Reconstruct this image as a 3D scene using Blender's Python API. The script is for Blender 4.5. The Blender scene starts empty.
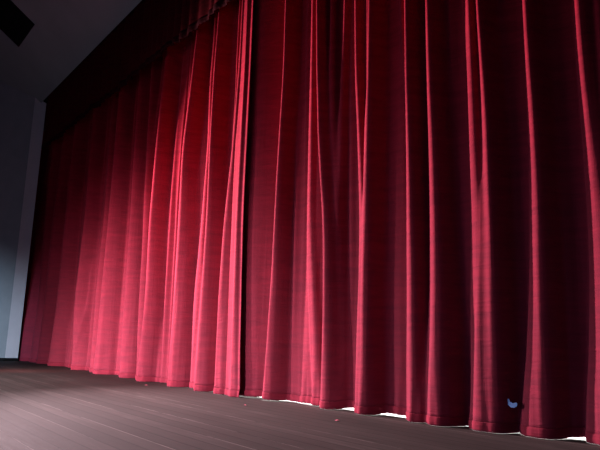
import bpy, bmesh, math, random
import numpy as np
from mathutils import Matrix, Vector

random.seed(7)
rng = np.random.default_rng(11)
COL = bpy.context.scene.collection

# ------------------------------------------------------------------ camera numbers (metres, stage floor z = 0)
F, P, ROLL, YAW, D, H = 598.6, .188917, .0271562, .908394, 4.0, .6909


def ray(px, py):
    x = px - 300.0
    u = 225.0 - py
    c, s = math.cos(ROLL), math.sin(ROLL)
    r, u = x*c - u*s, x*s + u*c
    up = u*math.cos(P) + F*math.sin(P)
    fw = F*math.cos(P) - u*math.sin(P)
    return (r*math.cos(YAW) - fw*math.sin(YAW), r*math.sin(YAW) + fw*math.cos(YAW), up)


def on_y(px, py, Y):
    d = ray(px, py)
    t = (Y + D)/d[1]
    return d[0]*t, H + d[2]*t


BX = [-17, -5.6, -4.7, -3.5, -3.0, -2.6, -2.2, -1.5, 0, 3.5]
BY = [0.0, -.03, .09, .18, .25, .35, .46, .62, .75, .8]


def front(X):
    """plan line that the fold ridges of the curtain follow"""
    return np.interp(X, BX, BY)


def on_front(px, py):
    Y = 0.0
    for _ in range(30):
        X, Z = on_y(px, py, Y)
        Y = .5*Y + .5*float(front(X))
    return X, Z


# ------------------------------------------------------------------ materials
def new_mat(name):
    m = bpy.data.materials.new(name)
    m.use_nodes = True
    nt = m.node_tree
    return m, nt, nt.nodes['Principled BSDF']


def N(nt, typ, **kw):
    n = nt.nodes.new(typ)
    for k, v in kw.items():
        setattr(n, k, v)
    return n


def coords(nt, scale):
    tc = N(nt, 'ShaderNodeTexCoord')
    mp = N(nt, 'ShaderNodeMapping')
    mp.inputs['Scale'].default_value = scale
    nt.links.new(tc.outputs['Object'], mp.inputs['Vector'])
    return mp.outputs['Vector']


def noise(nt, scale_vec, scale, detail=3, rough=.55, dist=0.0):
    n = N(nt, 'ShaderNodeTexNoise')
    n.inputs['Scale'].default_value = scale
    n.inputs['Detail'].default_value = detail
    n.inputs['Roughness'].default_value = rough
    n.inputs['Distortion'].default_value = dist
    nt.links.new(coords(nt, scale_vec), n.inputs['Vector'])
    return n.outputs['Fac']


def ramp(nt, fac, stops):
    r = N(nt, 'ShaderNodeValToRGB')
    e = r.color_ramp.elements
    while len(e) < len(stops):
        e.new(.5)
    for el, (p, c) in zip(e, stops):
        el.position = p
        el.color = (*c, 1)
    nt.links.new(fac, r.inputs['Fac'])
    return r.outputs['Color']


def velvet(name, dark, light, sheen, tint, crinkle=.35, haze=None):
    m, nt, b = new_mat(name)
    c = ramp(nt, noise(nt, (2.2, 2.2, 16), 1.0, 5, .65, .6), [(.36, dark), (.62, light)])
    if haze:                                           # haze and low light painted into the colour, paler towards the floor
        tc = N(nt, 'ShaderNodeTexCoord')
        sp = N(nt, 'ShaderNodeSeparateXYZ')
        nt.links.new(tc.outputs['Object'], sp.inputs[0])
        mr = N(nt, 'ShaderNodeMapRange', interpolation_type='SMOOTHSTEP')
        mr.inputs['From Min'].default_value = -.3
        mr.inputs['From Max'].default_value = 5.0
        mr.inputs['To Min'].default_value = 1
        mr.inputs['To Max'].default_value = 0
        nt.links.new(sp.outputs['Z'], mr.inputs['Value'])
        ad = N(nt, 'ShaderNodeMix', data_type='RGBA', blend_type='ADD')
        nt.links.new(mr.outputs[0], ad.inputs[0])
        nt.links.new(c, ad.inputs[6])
        ad.inputs[7].default_value = (*haze, 1)
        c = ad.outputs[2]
    nt.links.new(c, b.inputs['Base Color'])
    b.inputs['Roughness'].default_value = .92
    b.inputs['Specular IOR Level'].default_value = .04
    b.inputs['Sheen Weight'].default_value = sheen
    b.inputs['Sheen Roughness'].default_value = .38
    b.inputs['Sheen Tint'].default_value = (*tint, 1)
    # creases running across the pile and the soft vertical nap
    a1 = noise(nt, (2.0, 2.0, 15), 1.0, 4, .6, 1.2)
    a2 = noise(nt, (26, 26, .8), 1.0, 3, .6)
    mx = N(nt, 'ShaderNodeMath', operation='MULTIPLY_ADD')
    nt.links.new(a2, mx.inputs[0])
    mx.inputs[1].default_value = .35
    nt.links.new(a1, mx.inputs[2])
    bp = N(nt, 'ShaderNodeBump')
    bp.inputs['Strength'].default_value = crinkle
    bp.inputs['Distance'].default_value = .03
    nt.links.new(mx.outputs[0], bp.inputs['Height'])
    nt.links.new(bp.outputs['Normal'], b.inputs['Normal'])
    return m


def plain(name, stops, scale_vec=(3, 3, 3), scale=1.0, rough=.8, bump=.1, spec=.3):
    m, nt, b = new_mat(name)
    f = noise(nt, scale_vec, scale, 4)
    nt.links.new(ramp(nt, f, stops), b.inputs['Base Color'])
    b.inputs['Roughness'].default_value = rough
    b.inputs['Specular IOR Level'].default_value = spec
    bp = N(nt, 'ShaderNodeBump')
    bp.inputs['Strength'].default_value = bump
    bp.inputs['Distance'].default_value = .01
    nt.links.new(f, bp.inputs['Height'])
    nt.links.new(bp.outputs['Normal'], b.inputs['Normal'])
    return m


def floor_material():
    m, nt, b = new_mat('dark_stage_boards')
    L = nt.links.new
    tc = N(nt, 'ShaderNodeTexCoord')
    sp = N(nt, 'ShaderNodeSeparateXYZ')
    L(tc.outputs['Object'], sp.inputs[0])

    def math_(op, a, bv=None):
        n = N(nt, 'ShaderNodeMath', operation=op)
        for i, v in enumerate((a, bv)):
            if v is None:
                continue
            if isinstance(v, (int, float)):
                n.inputs[i].default_value = v
            else:
                L(v, n.inputs[i])
        return n.outputs[0]
    board = math_('DIVIDE', sp.outputs['Y'], .145)
    idx = math_('FLOOR', board)
    fr = math_('FRACT', board)
    seam = math_('GREATER_THAN', math_('ABSOLUTE', math_('SUBTRACT', fr, .5)), .47)
    wn = N(nt, 'ShaderNodeTexWhiteNoise', noise_dimensions='1D')
    L(idx, wn.inputs['W'])
    grain = noise(nt, (.7, 14, 1), 1.6, 6, .7, .4)
    blot = noise(nt, (.5, 1.1, 1), 1.0, 4, .6)
    scuff = noise(nt, (.35, 22, 1), 1.0, 5, .75)
    tone = math_('ADD', math_('MULTIPLY', grain, .55), math_('MULTIPLY', blot, .35))
    tone = math_('ADD', tone, math_('MULTIPLY', math_('SUBTRACT', wn.outputs['Value'], .5), .13))
    base = ramp(nt, tone, [(.25, (.031, .024, .022)), (.5, (.059, .046, .043)), (.72, (.12, .097, .091))])
    # pale worn line along some board edges
    worn = math_('MULTIPLY', math_('GREATER_THAN', wn.outputs['Value'], .55),
                 math_('MULTIPLY', math_('GREATER_THAN', fr, .94), math_('GREATER_THAN', scuff, .50)))
    mx = N(nt, 'ShaderNodeMix', data_type='RGBA')
    L(math_('MULTIPLY', seam, .75), mx.inputs[0])
    L(base, mx.inputs[6])
    mx.inputs[7].default_value = (.008, .006, .006, 1)
    m2 = N(nt, 'ShaderNodeMix', data_type='RGBA')
    L(math_('MULTIPLY', worn, .55), m2.inputs[0])
    L(mx.outputs[2], m2.inputs[6])
    m2.inputs[7].default_value = (.34, .29, .27, 1)
    L(m2.outputs[2], b.inputs['Base Color'])
    rr = N(nt, 'ShaderNodeMapRange')
    L(grain, rr.inputs['Value'])
    rr.inputs['To Min'].default_value = .62
    rr.inputs['To Max'].default_value = .85
    L(rr.outputs[0], b.inputs['Roughness'])
    b.inputs['Specular IOR Level'].default_value = .10
    bp = N(nt, 'ShaderNodeBump')
    bp.inputs['Strength'].default_value = .25
    bp.inputs['Distance'].default_value = .006
    L(math_('SUBTRACT', grain, math_('MULTIPLY', seam, .8)), bp.inputs['Height'])
    L(bp.outputs['Normal'], b.inputs['Normal'])
    return m


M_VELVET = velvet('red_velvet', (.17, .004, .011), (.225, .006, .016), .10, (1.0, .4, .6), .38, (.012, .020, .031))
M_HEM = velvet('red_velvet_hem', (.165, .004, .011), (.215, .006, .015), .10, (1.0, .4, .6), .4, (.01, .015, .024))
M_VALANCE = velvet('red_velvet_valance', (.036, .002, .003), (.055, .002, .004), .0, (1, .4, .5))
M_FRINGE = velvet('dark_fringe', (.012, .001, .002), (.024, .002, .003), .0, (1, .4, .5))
M_FLOOR = floor_material()
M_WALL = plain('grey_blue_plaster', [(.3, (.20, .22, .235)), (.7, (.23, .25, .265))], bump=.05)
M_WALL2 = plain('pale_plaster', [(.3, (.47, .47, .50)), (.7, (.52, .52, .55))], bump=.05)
M_CEIL = plain('grey_ceiling', [(.3, (.20, .215, .22)), (.7, (.23, .245, .25))], (1, 1, 1), 1.0, .9, .05)
M_BLACK = plain('black_matte', [(.3, (.006, .006, .006)), (.7, (.011, .011, .011))], rough=.95, spec=.05)
M_BACKFLOOR = plain('pale_backstage_floor', [(.3, (.58, .60, .58)), (.7, (.68, .70, .68))], rough=.6)
M_PAPER = plain('pink_paper', [(.3, (.65, .16, .22)), (.7, (.80, .24, .30))], (60, 60, 60))
M_BLUE = plain('pale_blue_reflection', [(.3, (.09, .19, .46)), (.7, (.13, .25, .56))], (50, 50, 50), rough=.5)


# ------------------------------------------------------------------ object helpers
def link(name, me, mat, parent=None, smooth=False):
    if mat is not None:
        me.materials.append(mat)
    o = bpy.data.objects.new(name, me)
    COL.objects.link(o)
    if parent is not None:
        o.parent = parent
    if smooth:
        me.polygons.foreach_set('use_smooth', [True]*len(me.polygons))
    return o


def tag(o, label=None, cat=None, group=None, kind=None):
    for k, v in (('label', label), ('category', cat), ('group', group), ('kind', kind)):
        if v:
            o[k] = v
    return o


def pydata(name, verts, faces, mat, parent=None, smooth=False):
    me = bpy.data.meshes.new(name)
    me.from_pydata([tuple(map(float, v)) for v in verts], [], faces)
    me.update()
    return link(name, me, mat, parent, smooth)


def box(name, lo, hi, mat, parent=None, bevel=0.0):
    bm = bmesh.new()
    bmesh.ops.create_cube(bm, size=1)
    for v in bm.verts:
        for i in range(3):
            v.co[i] = (lo[i] + hi[i])/2 + v.co[i]*(hi[i] - lo[i])
    if bevel:
        bmesh.ops.bevel(bm, geom=bm.edges[:], offset=bevel, segments=2, affect='EDGES')
    me = bpy.data.meshes.new(name)
    bm.to_mesh(me)
    bm.free()
    return link(name, me, mat, parent)


def sheet(name, PX, PY, PZ, mat, parent=None, thick=.006):
    """cloth: a grid of points (rows x columns) given a little thickness"""
    r, c = PX.shape
    V = np.stack([PX.ravel(), PY.ravel(), PZ.ravel()], 1)
    ii, jj = np.meshgrid(np.arange(r - 1), np.arange(c - 1), indexing='ij')
    a = (ii*c + jj).ravel()
    Q = np.stack([a, a + 1, a + c + 1, a + c], 1)
    me = bpy.data.meshes.new(name)
    me.vertices.add(len(V))
    me.vertices.foreach_set('co', V.astype(np.float32).ravel())
    me.loops.add(Q.size)
    me.loops.foreach_set('vertex_index', Q.ravel().astype(np.int32))
    me.polygons.add(len(Q))
    me.polygons.foreach_set('loop_start', (np.arange(len(Q))*4).astype(np.int32))
    me.update(calc_edges=True)
    me.validate()
    o = link(name, me, mat, parent, True)
    s = o.modifiers.new('thickness', 'SOLIDIFY')
    s.thickness = thick
    s.offset = 0
    return o


# ------------------------------------------------------------------ the setting
fl = pydata('floor', [(-24, -7, 0), (9, -7, 0), (9, .62, 0), (-24, .62, 0), (-24, -7, -.2), (9, -7, -.2), (9, .62, -.2), (-24, .62, -.2)],
            [(0, 1, 2, 3), (7, 6, 5, 4), (0, 4, 5, 1), (1, 5, 6, 2), (2, 6, 7, 3), (3, 7, 4, 0)], M_FLOOR)
tag(fl, kind='structure')
# pale floor of the lit backstage, its front edge follows the line of the curtain
xs = np.linspace(-8.3, 4, 60)
v = [(x, float(front(x)) + .235, .002) for x in xs] + [(x, 3.2, .002) for x in xs]
n = len(xs)
bf = pydata('floor_backstage', v, [(i, i + 1, n + i + 1, n + i) for i in range(n - 1)], M_BACKFLOOR)
tag(bf, kind='structure')
tag(box('wall_back', (-24, 3.2, 0), (9, 3.4, 8.4), M_BLACK), kind='structure')

XL, YR0, YR1, ZC, MS, YC = -15.75, -.20, -.485, 6.53, .7, -.33


def zc(y):
    return ZC + MS*(YC - y)


tag(pydata('trim_1', [(XL, YR0, 0), (XL, YR1, 0), (XL, YR1, zc(YR1) + .02), (XL, YR0, zc(YC) + .02),
                      (XL - .2, YR0, 0), (XL - .2, YR1 + .02, 0), (XL - .2, YR1 + .02, ZC + .1), (XL - .2, YR0, ZC + .02)],
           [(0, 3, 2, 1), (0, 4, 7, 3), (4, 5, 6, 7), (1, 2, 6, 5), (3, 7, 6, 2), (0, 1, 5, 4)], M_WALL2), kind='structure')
PHI = math.radians(42)
dx, dy = -math.cos(PHI)*7.5, -math.sin(PHI)*7.5
tag(pydata('wall_left', [(XL, YR1, 0), (XL + dx, YR1 + dy, 0), (XL + dx, YR1 + dy, zc(YR1 + dy)), (XL, YR1, zc(YR1)),
                         (XL - .2, YR1 + .1, 0), (XL + dx - .25, YR1 + dy + .2, 0), (XL + dx - .25, YR1 + dy + .2, zc(YR1 + dy)), (XL - .2, YR1 + .1, ZC + .1)],
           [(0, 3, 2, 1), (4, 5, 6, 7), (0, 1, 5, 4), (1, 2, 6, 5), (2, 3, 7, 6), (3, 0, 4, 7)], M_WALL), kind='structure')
# dark skirting along the foot of the splayed wall and the proscenium return
bb = []
for (x, y) in ((XL + .012, YR0), (XL + .012, YR1 - .008), (XL + dx, YR1 + dy - .012)):
    bb += [(x, y, 0), (x, y, .075)]
tag(pydata('baseboard_left', bb, [(0, 1, 3, 2), (2, 3, 5, 4)], M_BLACK), kind='structure')
# ceiling slopes down to the head of the curtain
tag(pydata('ceiling', [(-24, YC, ZC), (9, YC, ZC), (9, -8, zc(-8)), (-24, -8, zc(-8)),
                       (-24, YC, ZC + .2), (9, YC, ZC + .2), (9, -8, zc(-8) + .2), (-24, -8, zc(-8) + .2)],
           [(0, 3, 2, 1), (4, 5, 6, 7), (0, 1, 5, 4), (1, 2, 6, 5), (2, 3, 7, 6), (3, 0, 4, 7)], M_CEIL), kind='structure')
tag(box('wall_header', (-24, -.10, 6.1), (9, -.05, 6.9), M_BLACK), kind='structure')

# ------------------------------------------------------------------ dark vent set in the sloped ceiling
nrm = Vector((0, -MS, -1)).normalized()            # faces down into the room
along = Vector((1, 0, 0))
down = Vector((0, 1, -MS)).normalized()
VYC = -1.96
vc = Vector((-13.60, VYC, ZC + MS*(YC - VYC)))
vm = Matrix((along, down, nrm)).transposed().to_4x4()
vm.translation = vc
vent = bpy.data.objects.new('ceiling_vent', None)
COL.objects.link(vent)
vent.matrix_world = vm
tag(vent, 'black rectangular vent set in the dark sloping ceiling', 'vent')
vw, vd = .65, .82
bm = bmesh.new()
for (lo, hi) in (((-vw, -vd, 0), (vw, -vd + .04, .03)), ((-vw, vd - .04, 0), (vw, vd, .03)),
                 ((-vw, -vd + .04, 0), (-vw + .04, vd - .04, .03)), ((vw - .04, -vd + .04, 0), (vw, vd - .04, .03))):
    g = bmesh.ops.create_cube(bm, size=1)['verts']
    for q in g:
        for i in range(3):
            q.co[i] = (lo[i] + hi[i])/2 + q.co[i]*(hi[i] - lo[i])
me = bpy.data.meshes.new('frame')
bm.to_mesh(me)
bm.free()
link('frame', me, M_BLACK, vent)
bm = bmesh.new()
for k in range(23):
    g = bmesh.ops.create_cube(bm, size=1)['verts']
    R = Matrix.Rotation(math.radians(35), 4, 'X')
    T = Matrix.Translation((0, -vd + .075 + k*.0637, .013))
    for q in g:
        q.co = T @ R @ Vector((q.co.x*(2*vw - .08), q.co.y*.055, q.co.z*.005))
me = bpy.data.meshes.new('louvres')
bm.to_mesh(me)
bm.free()
link('louvres', me, M_BLACK, vent)
box('backing', (-vw + .03, -vd + .03, .001), (vw - .03, vd - .03, .003), M_BLACK, vent)

# ------------------------------------------------------------------ folds: where each ridge runs, as seen top to bottom
#  (points down the ridge, half width left, half width right, depth)
RIDGES_LEFT = [
    ([(43, 150), (36, 225), (30, 300), (26, 358)], .25, .22, .20),
    ([(66, 150), (56, 225), (49, 300), (41, 361)], .30, .24, .17),
    ([(55, 150), (47, 225), (41, 300), (33, 360)], .30, .24, .15),
    ([(78, 150), (70, 225), (63, 300), (54, 365)], .26, .26, .19),
    ([(95, 150), (89, 225), (80, 300), (77, 369)], .24, .22, .18),
    ([(109, 150), (104, 225), (96, 300), (91, 372)], .16, .18, .12),
    ([(121, 150), (115, 225), (108, 300), (101, 374)], .24, .26, .20),
    ([(137, 150), (133, 225), (128, 300), (123, 378)], .16, .20, .15),
    ([(147, 150), (144, 225), (140, 300), (137, 380)], .12, .15, .12),
    ([(176, 30), (170, 75), (162, 150), (156, 225), (152, 300), (144, 382)], .14, .17, .19),
    ([(186, 50), (180, 150), (172, 260), (165, 383)], .15, .14, .06),
    ([(202, 30), (197, 75), (188, 150), (184, 225), (180, 300), (174, 387)], .15, .20, .20),
    ([(209, 45), (206, 75), (203, 150), (197, 225), (190, 300), (187, 388)], .12, .13, .08),
    ([(224, 0), (218, 75), (214, 150), (211, 225), (206, 300), (200, 391)], .12, .17, .22),
    ([(233, 40), (231, 90), (227, 160), (219, 250)], .07, .08, .10),
    ([(244, 0), (240, 75), (234, 150), (226, 225), (221, 300), (217, 395)], .10, .22, .20),
    ([(250, 0), (247, 75), (243, 150), (239, 225), (237, 300), (235, 396)], .20, .14, .215),
]
RIDGES_RIGHT = [
    ([(280, -40), (276, 75), (271, 150), (267, 225), (263, 300), (257, 402)], .06, .14, .245),
    ([(300, 0), (298, 95), (297, 150), (296, 225), (298, 300), (303, 404)], .07, .08, .06),
    ([(312, 0), (312, 75), (314, 150), (319, 225), (319, 300), (317, 408)], .07, .12, .19),
    ([(321, 0), (320, 75), (321, 150), (325, 225), (325, 300), (322, 409)], .07, .10, .10),
    ([(334, 0), (331, 75), (328, 150), (326, 225), (324, 300)], .07, .07, .09),
    ([(345, 0), (346, 75), (349, 150), (351, 225), (350, 300), (349, 413)], .07, .07, .10),
    ([(365, 0), (364, 75), (362, 150), (360, 225), (358, 300), (356, 415)], .10, .12, .20),
    ([(357, 0), (357, 75), (357, 150), (356, 225)], .06, .06, .10),
    ([(388, -20), (391, 50), (396, 110), (400, 200), (398, 300)], .06, .07, .07),
    ([(401, 0), (402, 75), (404, 150), (405, 225), (406, 300), (407, 422)], .09, .11, .20),
    ([(422, 0), (424, 75), (427, 150), (429, 225), (430, 300), (427, 425)], .10, .12, .19),
    ([(434, 280), (436, 330), (437, 426)], .08, .09, .20, .4),
    ([(451, -10), (456, 40), (461, 100), (464, 180), (466, 300)], .05, .06, .08),
    ([(461, 0), (464, 75), (467, 150), (470, 225), (470, 300), (473, 432)], .09, .09, .15),
    ([(473, 0), (479, 75), (483, 150), (485, 225), (487, 300), (488, 433)], .08, .10, .20, 1.1),
    ([(521, 0), (526, 75), (531, 150), (534, 225), (536, 300), (537, 437)], .09, .11, .20, .5),
    ([(574, 0), (580, 75), (588, 150), (595, 225), (599, 300), (599, 442)], .10, .13, .20),
    ([(592, 0), (598, 75), (604, 150), (611, 225), (614, 300), (613, 443)], .08, .10, .17),
]


def ridge_path(pts):
    W = sorted(((z, x) for x, z in (on_front(*p) for p in pts)))
    z = np.array([w[0] for w in W])
    x = np.array([w[1] for w in W])
    return z, x


def path_at(zs, z, x):
    out = np.interp(zs, z, x)
    if len(z) > 1:
        s = (x[-1] - x[0])/max(z[-1] - z[0], .5)
        out = np.where(zs > z[-1], x[-1] + s*.5*(zs - z[-1]), out)
    # soften the corners of the polyline
    k = np.ones(9)/9
    return np.convolve(np.pad(out, 4, mode='edge'), k, 'valid')


def fold_depth(ridges, XG, zs, extra, wide, lean):
    """depth of the cloth towards the audience, rows = heights, columns = positions along the curtain"""
    Z = zs[:, None]
    A = np.zeros(XG.shape)
    for pts, wl, wr, h, *flare in ridges:
        z, x = ridge_path(pts)
        c = path_at(zs, z, x)[:, None]
        d = XG - c
        w = wide*np.where(d < 0, wl, wr)*1.34*np.exp(-.18*np.clip(Z, 0, 6))
        if flare:                                      # fold that opens out towards the floor
            w = np.where(d < 0, w*(1 + flare[0]*np.exp(-Z/1.0)), w)
        t = np.clip(np.abs(d)/w, 0, 1)
        hh = h*np.ones_like(Z)
        if len(z) and z[0] > .6:                       # ridge that dies out before the floor
            hh = h*np.clip((Z - z[0] + .6)/1.6, 0, 1)
        if z[-1] < 2.2:                                # ridge that starts half way up
            hh = h*np.clip((z[-1] + .6 - Z)/1.4, 0, 1)
        full = .2*(.5 + .5*np.cos(np.pi*t)) + .8*np.clip(1 - t**2.3, 0, 1)**.62
        if lean:                                       # long slope on one side, steep drop on the other
            t = np.clip(np.abs(d)/(w*np.where(d < 0, 1.2, .72)), 0, 1)
            q = np.clip((t - .62)/.38, 0, 1)
            saw = np.where(d < 0, (1 - .36*np.minimum(t, .62)/.62)*(1 - q*q*(3 - 2*q)), np.clip(1 - t**2.4, 0, 1)**.7)
            full = (1 - lean)*full + lean*saw
        b = hh*full
        A += b**3
    for x0, sl, w, h, ph in extra:
        d = XG - (x0 + sl*Z + .02*np.sin(Z*1.3 + ph))
        A += (h*(.6 + .4*np.sin(Z*.8 + ph))*np.exp(-(d/w)**2))**3
    A = A**(1/3)
    k = np.exp(-np.linspace(-2, 2, 7)**2)
    k /= k.sum()
    return np.apply_along_axis(lambda r: np.convolve(np.pad(r, 3, mode='edge'), k, 'valid'), 1, A)


def make_curtain(ridges, x0, x1, label, step=.011, edge=None, setback=0.0, sd=3, wide=1.0, deep=1.0, lean=0.0, advance=0.0):
    xs = np.arange(x0, x1 + step/2, step)
    zs = np.concatenate([np.linspace(0, .5, 16), np.linspace(.56, 6.0, 74)])
    g = np.random.default_rng(sd)
    extra = []
    k = x0 + (.6 if advance else .1)
    while k < x1 - .05:
        extra.append((k, g.uniform(-.012, .012), g.uniform(.03, .06), g.uniform(.02, .05)*(1.8 if k < -7 else 1), g.uniform(0, 6)))
        k += g.uniform(.12, .26)
    Xg = np.repeat(xs[None, :], len(zs), 0)
    if edge is not None:                               # free edge leans a little
        ez, ex = ridge_path(edge)
        q = np.clip((x0 + .8 - xs)/.8, 0, 1) if advance else np.clip((xs - (x1 - .8))/.8, 0, 1)
        Xg = Xg + (path_at(zs, ez, ex) - xl1)[:, None]*(q**1.5)[None, :]
    dep = fold_depth(ridges, Xg, zs, extra, wide, lean)*np.interp(xs, [-8.6, -6.6], [deep, 1.0])[None, :]
    if edge is not None and not advance:
        dep = np.maximum(dep, .18*np.clip((xs - (x1 - .5))/.18, 0, 1)[None, :])
    # small creases, stronger close to the hem
    Z = zs[:, None]
    ph = g.uniform(0, 6, 5)
    rip = np.zeros_like(dep)
    for i, f in enumerate((19., 31., 47., 63., 83.)):
        rip += np.sin(xs[None, :]*f + 2.2*np.sin(Z*(1.1 + .4*i) + ph[i]) + ph[i])/(1 + .5*i)
    dep = dep + rip*(.0012 + .0035*np.exp(-Z/.32))
    valley = front(xs)[None, :] + .20 + setback
    if advance:                                        # the half that meets the other one hangs just behind its edge
        a = np.interp(xs - x0, [0, .22, .32, .62, .78, 1.1], [advance, advance, advance*.85, -.09, -.09, 0])
        valley = valley - np.convolve(np.pad(a, 5, mode='edge'), np.ones(11)/11, 'valid')[None, :]
    Y = valley - dep
    low = dep[0]
    lift = np.clip(1 - low/.13, 0, 1)
    lift = lift*np.interp(xs, [-8.4, -8, -6, 3], [.0, .010, .019, .021])*(.7 + .5*np.sin(xs*2.7 + 1))
    lift = lift + .003
    if advance:
        lift = lift + .016*np.exp(-((xs - x0 - .55)/.2)**2)
    hem_h = .07
    s = (zs/6.0)[:, None]
    Zg = (lift + hem_h)[None, :]*(1 - s) + 6.0*s
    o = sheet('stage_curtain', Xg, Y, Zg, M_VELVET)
    tag(o, label, 'curtain', 'two halves of the stage curtain')
    # hem: doubled cloth below a stitched line
    hz = np.array([0, .12, .4, .75, .95, 1.04])
    fat = np.array([.000, .006, .008, .007, .004, .001])
    HX = np.repeat(Xg[0][None, :], len(hz), 0)
    HY = np.repeat(Y[0][None, :], len(hz), 0) - fat[:, None] - .003
    HZ = lift[None, :] + hem_h*hz[:, None]
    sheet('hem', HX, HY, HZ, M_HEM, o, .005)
    return o, xs, zs, Y


EDGE = [(251, 75), (247, 150), (243.5, 225), (241.5, 300), (240, 396)]
xl1 = on_front(240, 396)[0]
make_curtain(RIDGES_LEFT, -17.3, xl1, 'left half of the red velvet stage curtain, brightly lit, beside the grey proscenium wall',
             edge=EDGE, setback=-.03, sd=5, wide=.82, deep=1.5)
_, cxs, czs, cY = make_curtain(RIDGES_RIGHT, xl1 - .25, 3.2, 'right half of the red velvet stage curtain, mostly in shadow with bright ridges',
                               setback=.05, sd=9, edge=EDGE, wide=1.25, lean=.85, advance=.18)

# ------------------------------------------------------------------ valance across the top, with a fringe
vx = np.arange(-15.31, 3.2, .016)
vz = np.linspace(0, 1, 22)
g = np.random.default_rng(21)
A = np.zeros((len(vz), len(vx)))
x = -15.28
tips = np.zeros(len(vx))
while x < 3.2:
    w = g.uniform(.07, .12)
    h = g.uniform(.06, .11)
    sl = g.uniform(-.03, .03)
    for r, q in enumerate(vz):
        A[r] += (h*np.exp(-((vx - x - sl*q)/w)**2))**3
    x += g.uniform(.17, .33)
A = A**(1/3)
zb = 5.30 - .035*np.clip(A[0]/.09, 0, 1) + .02*np.sin(vx*1.9) + .012*np.sin(vx*7.3)
VY = -.20 - A
VX = np.repeat(vx[None, :], len(vz), 0)
VZ = zb[None, :] + (ZC + .10 - zb)[None, :]*vz[:, None]
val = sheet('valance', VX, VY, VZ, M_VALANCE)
tag(val, 'dark red gathered valance hanging from the ceiling above the curtain', 'valance')
fz = np.linspace(0, 1, 5)
FX = np.repeat(vx[None, :], 5, 0)
FY = np.repeat(VY[0][None, :], 5, 0) - .008 - .01*np.sin(fz*math.pi)[:, None]
tassel = .012*np.abs(np.sin(vx*48)) + .02*np.sin(vx*5.1)
FZ = (zb - .10 + tassel)[None, :]*(1 - fz[:, None]) + (zb + .015)[None, :]*fz[:, None]
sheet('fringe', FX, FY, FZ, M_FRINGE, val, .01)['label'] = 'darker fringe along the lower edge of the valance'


# ------------------------------------------------------------------ small things
def scrap(px, py, size, label, seed):
    d = ray(px, py)
    t = -H/d[2]
    cx, cy = d[0]*t, -D + d[1]*t
    g = random.Random(seed)
    k = 9
    vv = [(0, 0, .012)]
    for i in range(k):
        a = 2*math.pi*i/k
        r = size*g.uniform(.6, 1.1)
        vv.append((r*math.cos(a), r*.7*math.sin(a), .0015 + g.uniform(0, .35)*size))
    o = pydata('paper_scrap', vv, [(0, 1 + i, 1 + (i + 1) % k) for i in range(k)], M_PAPER)
    o.location = (cx, cy, .0012)
    o.rotation_euler = (0, 0, g.uniform(0, 3))
    s = o.modifiers.new('thickness', 'SOLIDIFY')
    s.thickness = .0012
    tag(o, label, 'paper scrap', 'pink scraps on the stage floor')


scrap(245, 405.5, .020, 'tiny pink scrap on the boards below the gap between the curtain halves', 1)
scrap(337, 421, .021, 'tiny pink scrap on the boards in front of the shadowed right curtain half', 2)
scrap(146, 385.5, .026, 'tiny pink scrap on the boards close to the bright left curtain half', 3)

# blue reflection on the shadowed cloth, added as a thin coloured piece
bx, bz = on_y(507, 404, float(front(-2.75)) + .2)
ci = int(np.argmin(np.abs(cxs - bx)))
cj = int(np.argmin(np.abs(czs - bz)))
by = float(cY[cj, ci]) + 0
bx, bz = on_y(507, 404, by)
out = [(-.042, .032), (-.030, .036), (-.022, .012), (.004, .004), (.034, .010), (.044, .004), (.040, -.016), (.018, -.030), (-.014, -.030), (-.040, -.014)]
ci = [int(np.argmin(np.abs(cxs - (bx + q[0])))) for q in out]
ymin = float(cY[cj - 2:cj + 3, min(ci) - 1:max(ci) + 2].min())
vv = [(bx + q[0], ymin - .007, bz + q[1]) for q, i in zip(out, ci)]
bl = pydata('blue_reflection', vv, [tuple(range(len(vv)))], M_BLUE)
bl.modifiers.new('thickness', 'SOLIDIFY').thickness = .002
tag(bl, 'small bent pale blue reflection low on the dark curtain', 'reflection')


# ------------------------------------------------------------------ light
def aim(o, target):
    o.rotation_euler = (Vector(target) - o.location).to_track_quat('-Z', 'Y').to_euler()


def spot(name, loc, target, power, color, angle, blend, radius):
    l = bpy.data.lights.new(name, 'SPOT')
    l.energy = power
    l.color = color
    l.spot_size = math.radians(angle)
    l.spot_blend = blend
    l.shadow_soft_size = radius
    o = bpy.data.objects.new(name, l)
    COL.objects.link(o)
    o.location = loc
    aim(o, target)
    return o


def area(name, loc, target, power, color, sx, sy, spread=180):
    l = bpy.data.lights.new(name, 'AREA')
    l.shape = 'RECTANGLE'
    l.size, l.size_y = sx, sy
    l.energy = power
    l.color = color
    l.spread = math.radians(spread)
    o = bpy.data.objects.new(name, l)
    COL.objects.link(o)
    o.location = loc
    aim(o, target)
    return o


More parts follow.
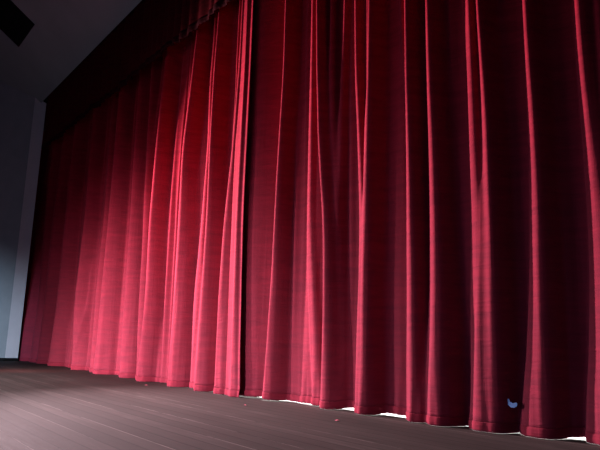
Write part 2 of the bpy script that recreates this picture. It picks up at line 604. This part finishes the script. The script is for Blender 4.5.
spot('key_spot', (-10.9, -2.6, 3.0), (-2.6, .5, 2.2), 8400, (1, .72, .79), 84, 1.0, .09)
spot('wash_spot', (-11.2, -7.0, 1.0), (-9.2, 0, -1.4), 6600, (1, .88, .90), 84, .98, .12)
spot('front_spot', (-5.2, -7.6, 1.0), (-9.2, 0, -1.6), 3300, (1, .88, .95), 76, .98, .12)
area('house_fill', (-4.5, -8.5, .45), (-4.5, 0, .4), 95, (.42, .50, 1.0), 13, .8)
spot('wall_spot', (-8.6, -7.6, 1.2), (-17.0, -1.3, -.2), 3600, (.60, .78, 1.0), 36, 1.0, .3)
area('floor_fill', (-9.5, -7.2, 2.6), (-8, -2.5, 0), 110, (.95, .9, 1.0), 4, 1.2, 110)
area('backstage_strip', (-2.6, 1.9, 1.3), (-2.6, .8, 0), 420, (.95, 1.0, .97), 11.5, .4, 90)
spot('red_pool', (-13.2, -5.2, 3.4), (-11.9, -1.25, 0), 1500, (1, .10, .09), 15, .9, .1)

w = bpy.data.worlds.new('World')
bpy.context.scene.world = w
w.use_nodes = True
bg = w.node_tree.nodes['Background']
bg.inputs['Color'].default_value = (.55, .65, 1.0, 1)
bg.inputs['Strength'].default_value = .008

# ------------------------------------------------------------------ camera
cam = bpy.data.cameras.new('camera')
cam.sensor_width = 36
cam.lens = F/600*36
cam.clip_start = .05
co = bpy.data.objects.new('camera', cam)
COL.objects.link(co)
fwd = Vector((-math.sin(YAW)*math.cos(P), math.cos(YAW)*math.cos(P), math.sin(P)))
right0 = Vector((math.cos(YAW), math.sin(YAW), 0))
up0 = right0.cross(fwd)
c, s = math.cos(ROLL), math.sin(ROLL)
# zenith leans to the right of the picture by ROLL
right = right0*c + up0*s
up = up0*c - right0*s
right, up = (right0*c - up0*(-s)), (up0*c - right0*s)
m = Matrix((right, up, -fwd)).transposed().to_4x4()
m.translation = (0, -D, H)
co.matrix_world = m
sc = bpy.context.scene
sc.camera = co
sc.view_settings.view_transform = 'Standard'
sc.view_settings.look = 'None'
sc.view_settings.exposure = 0
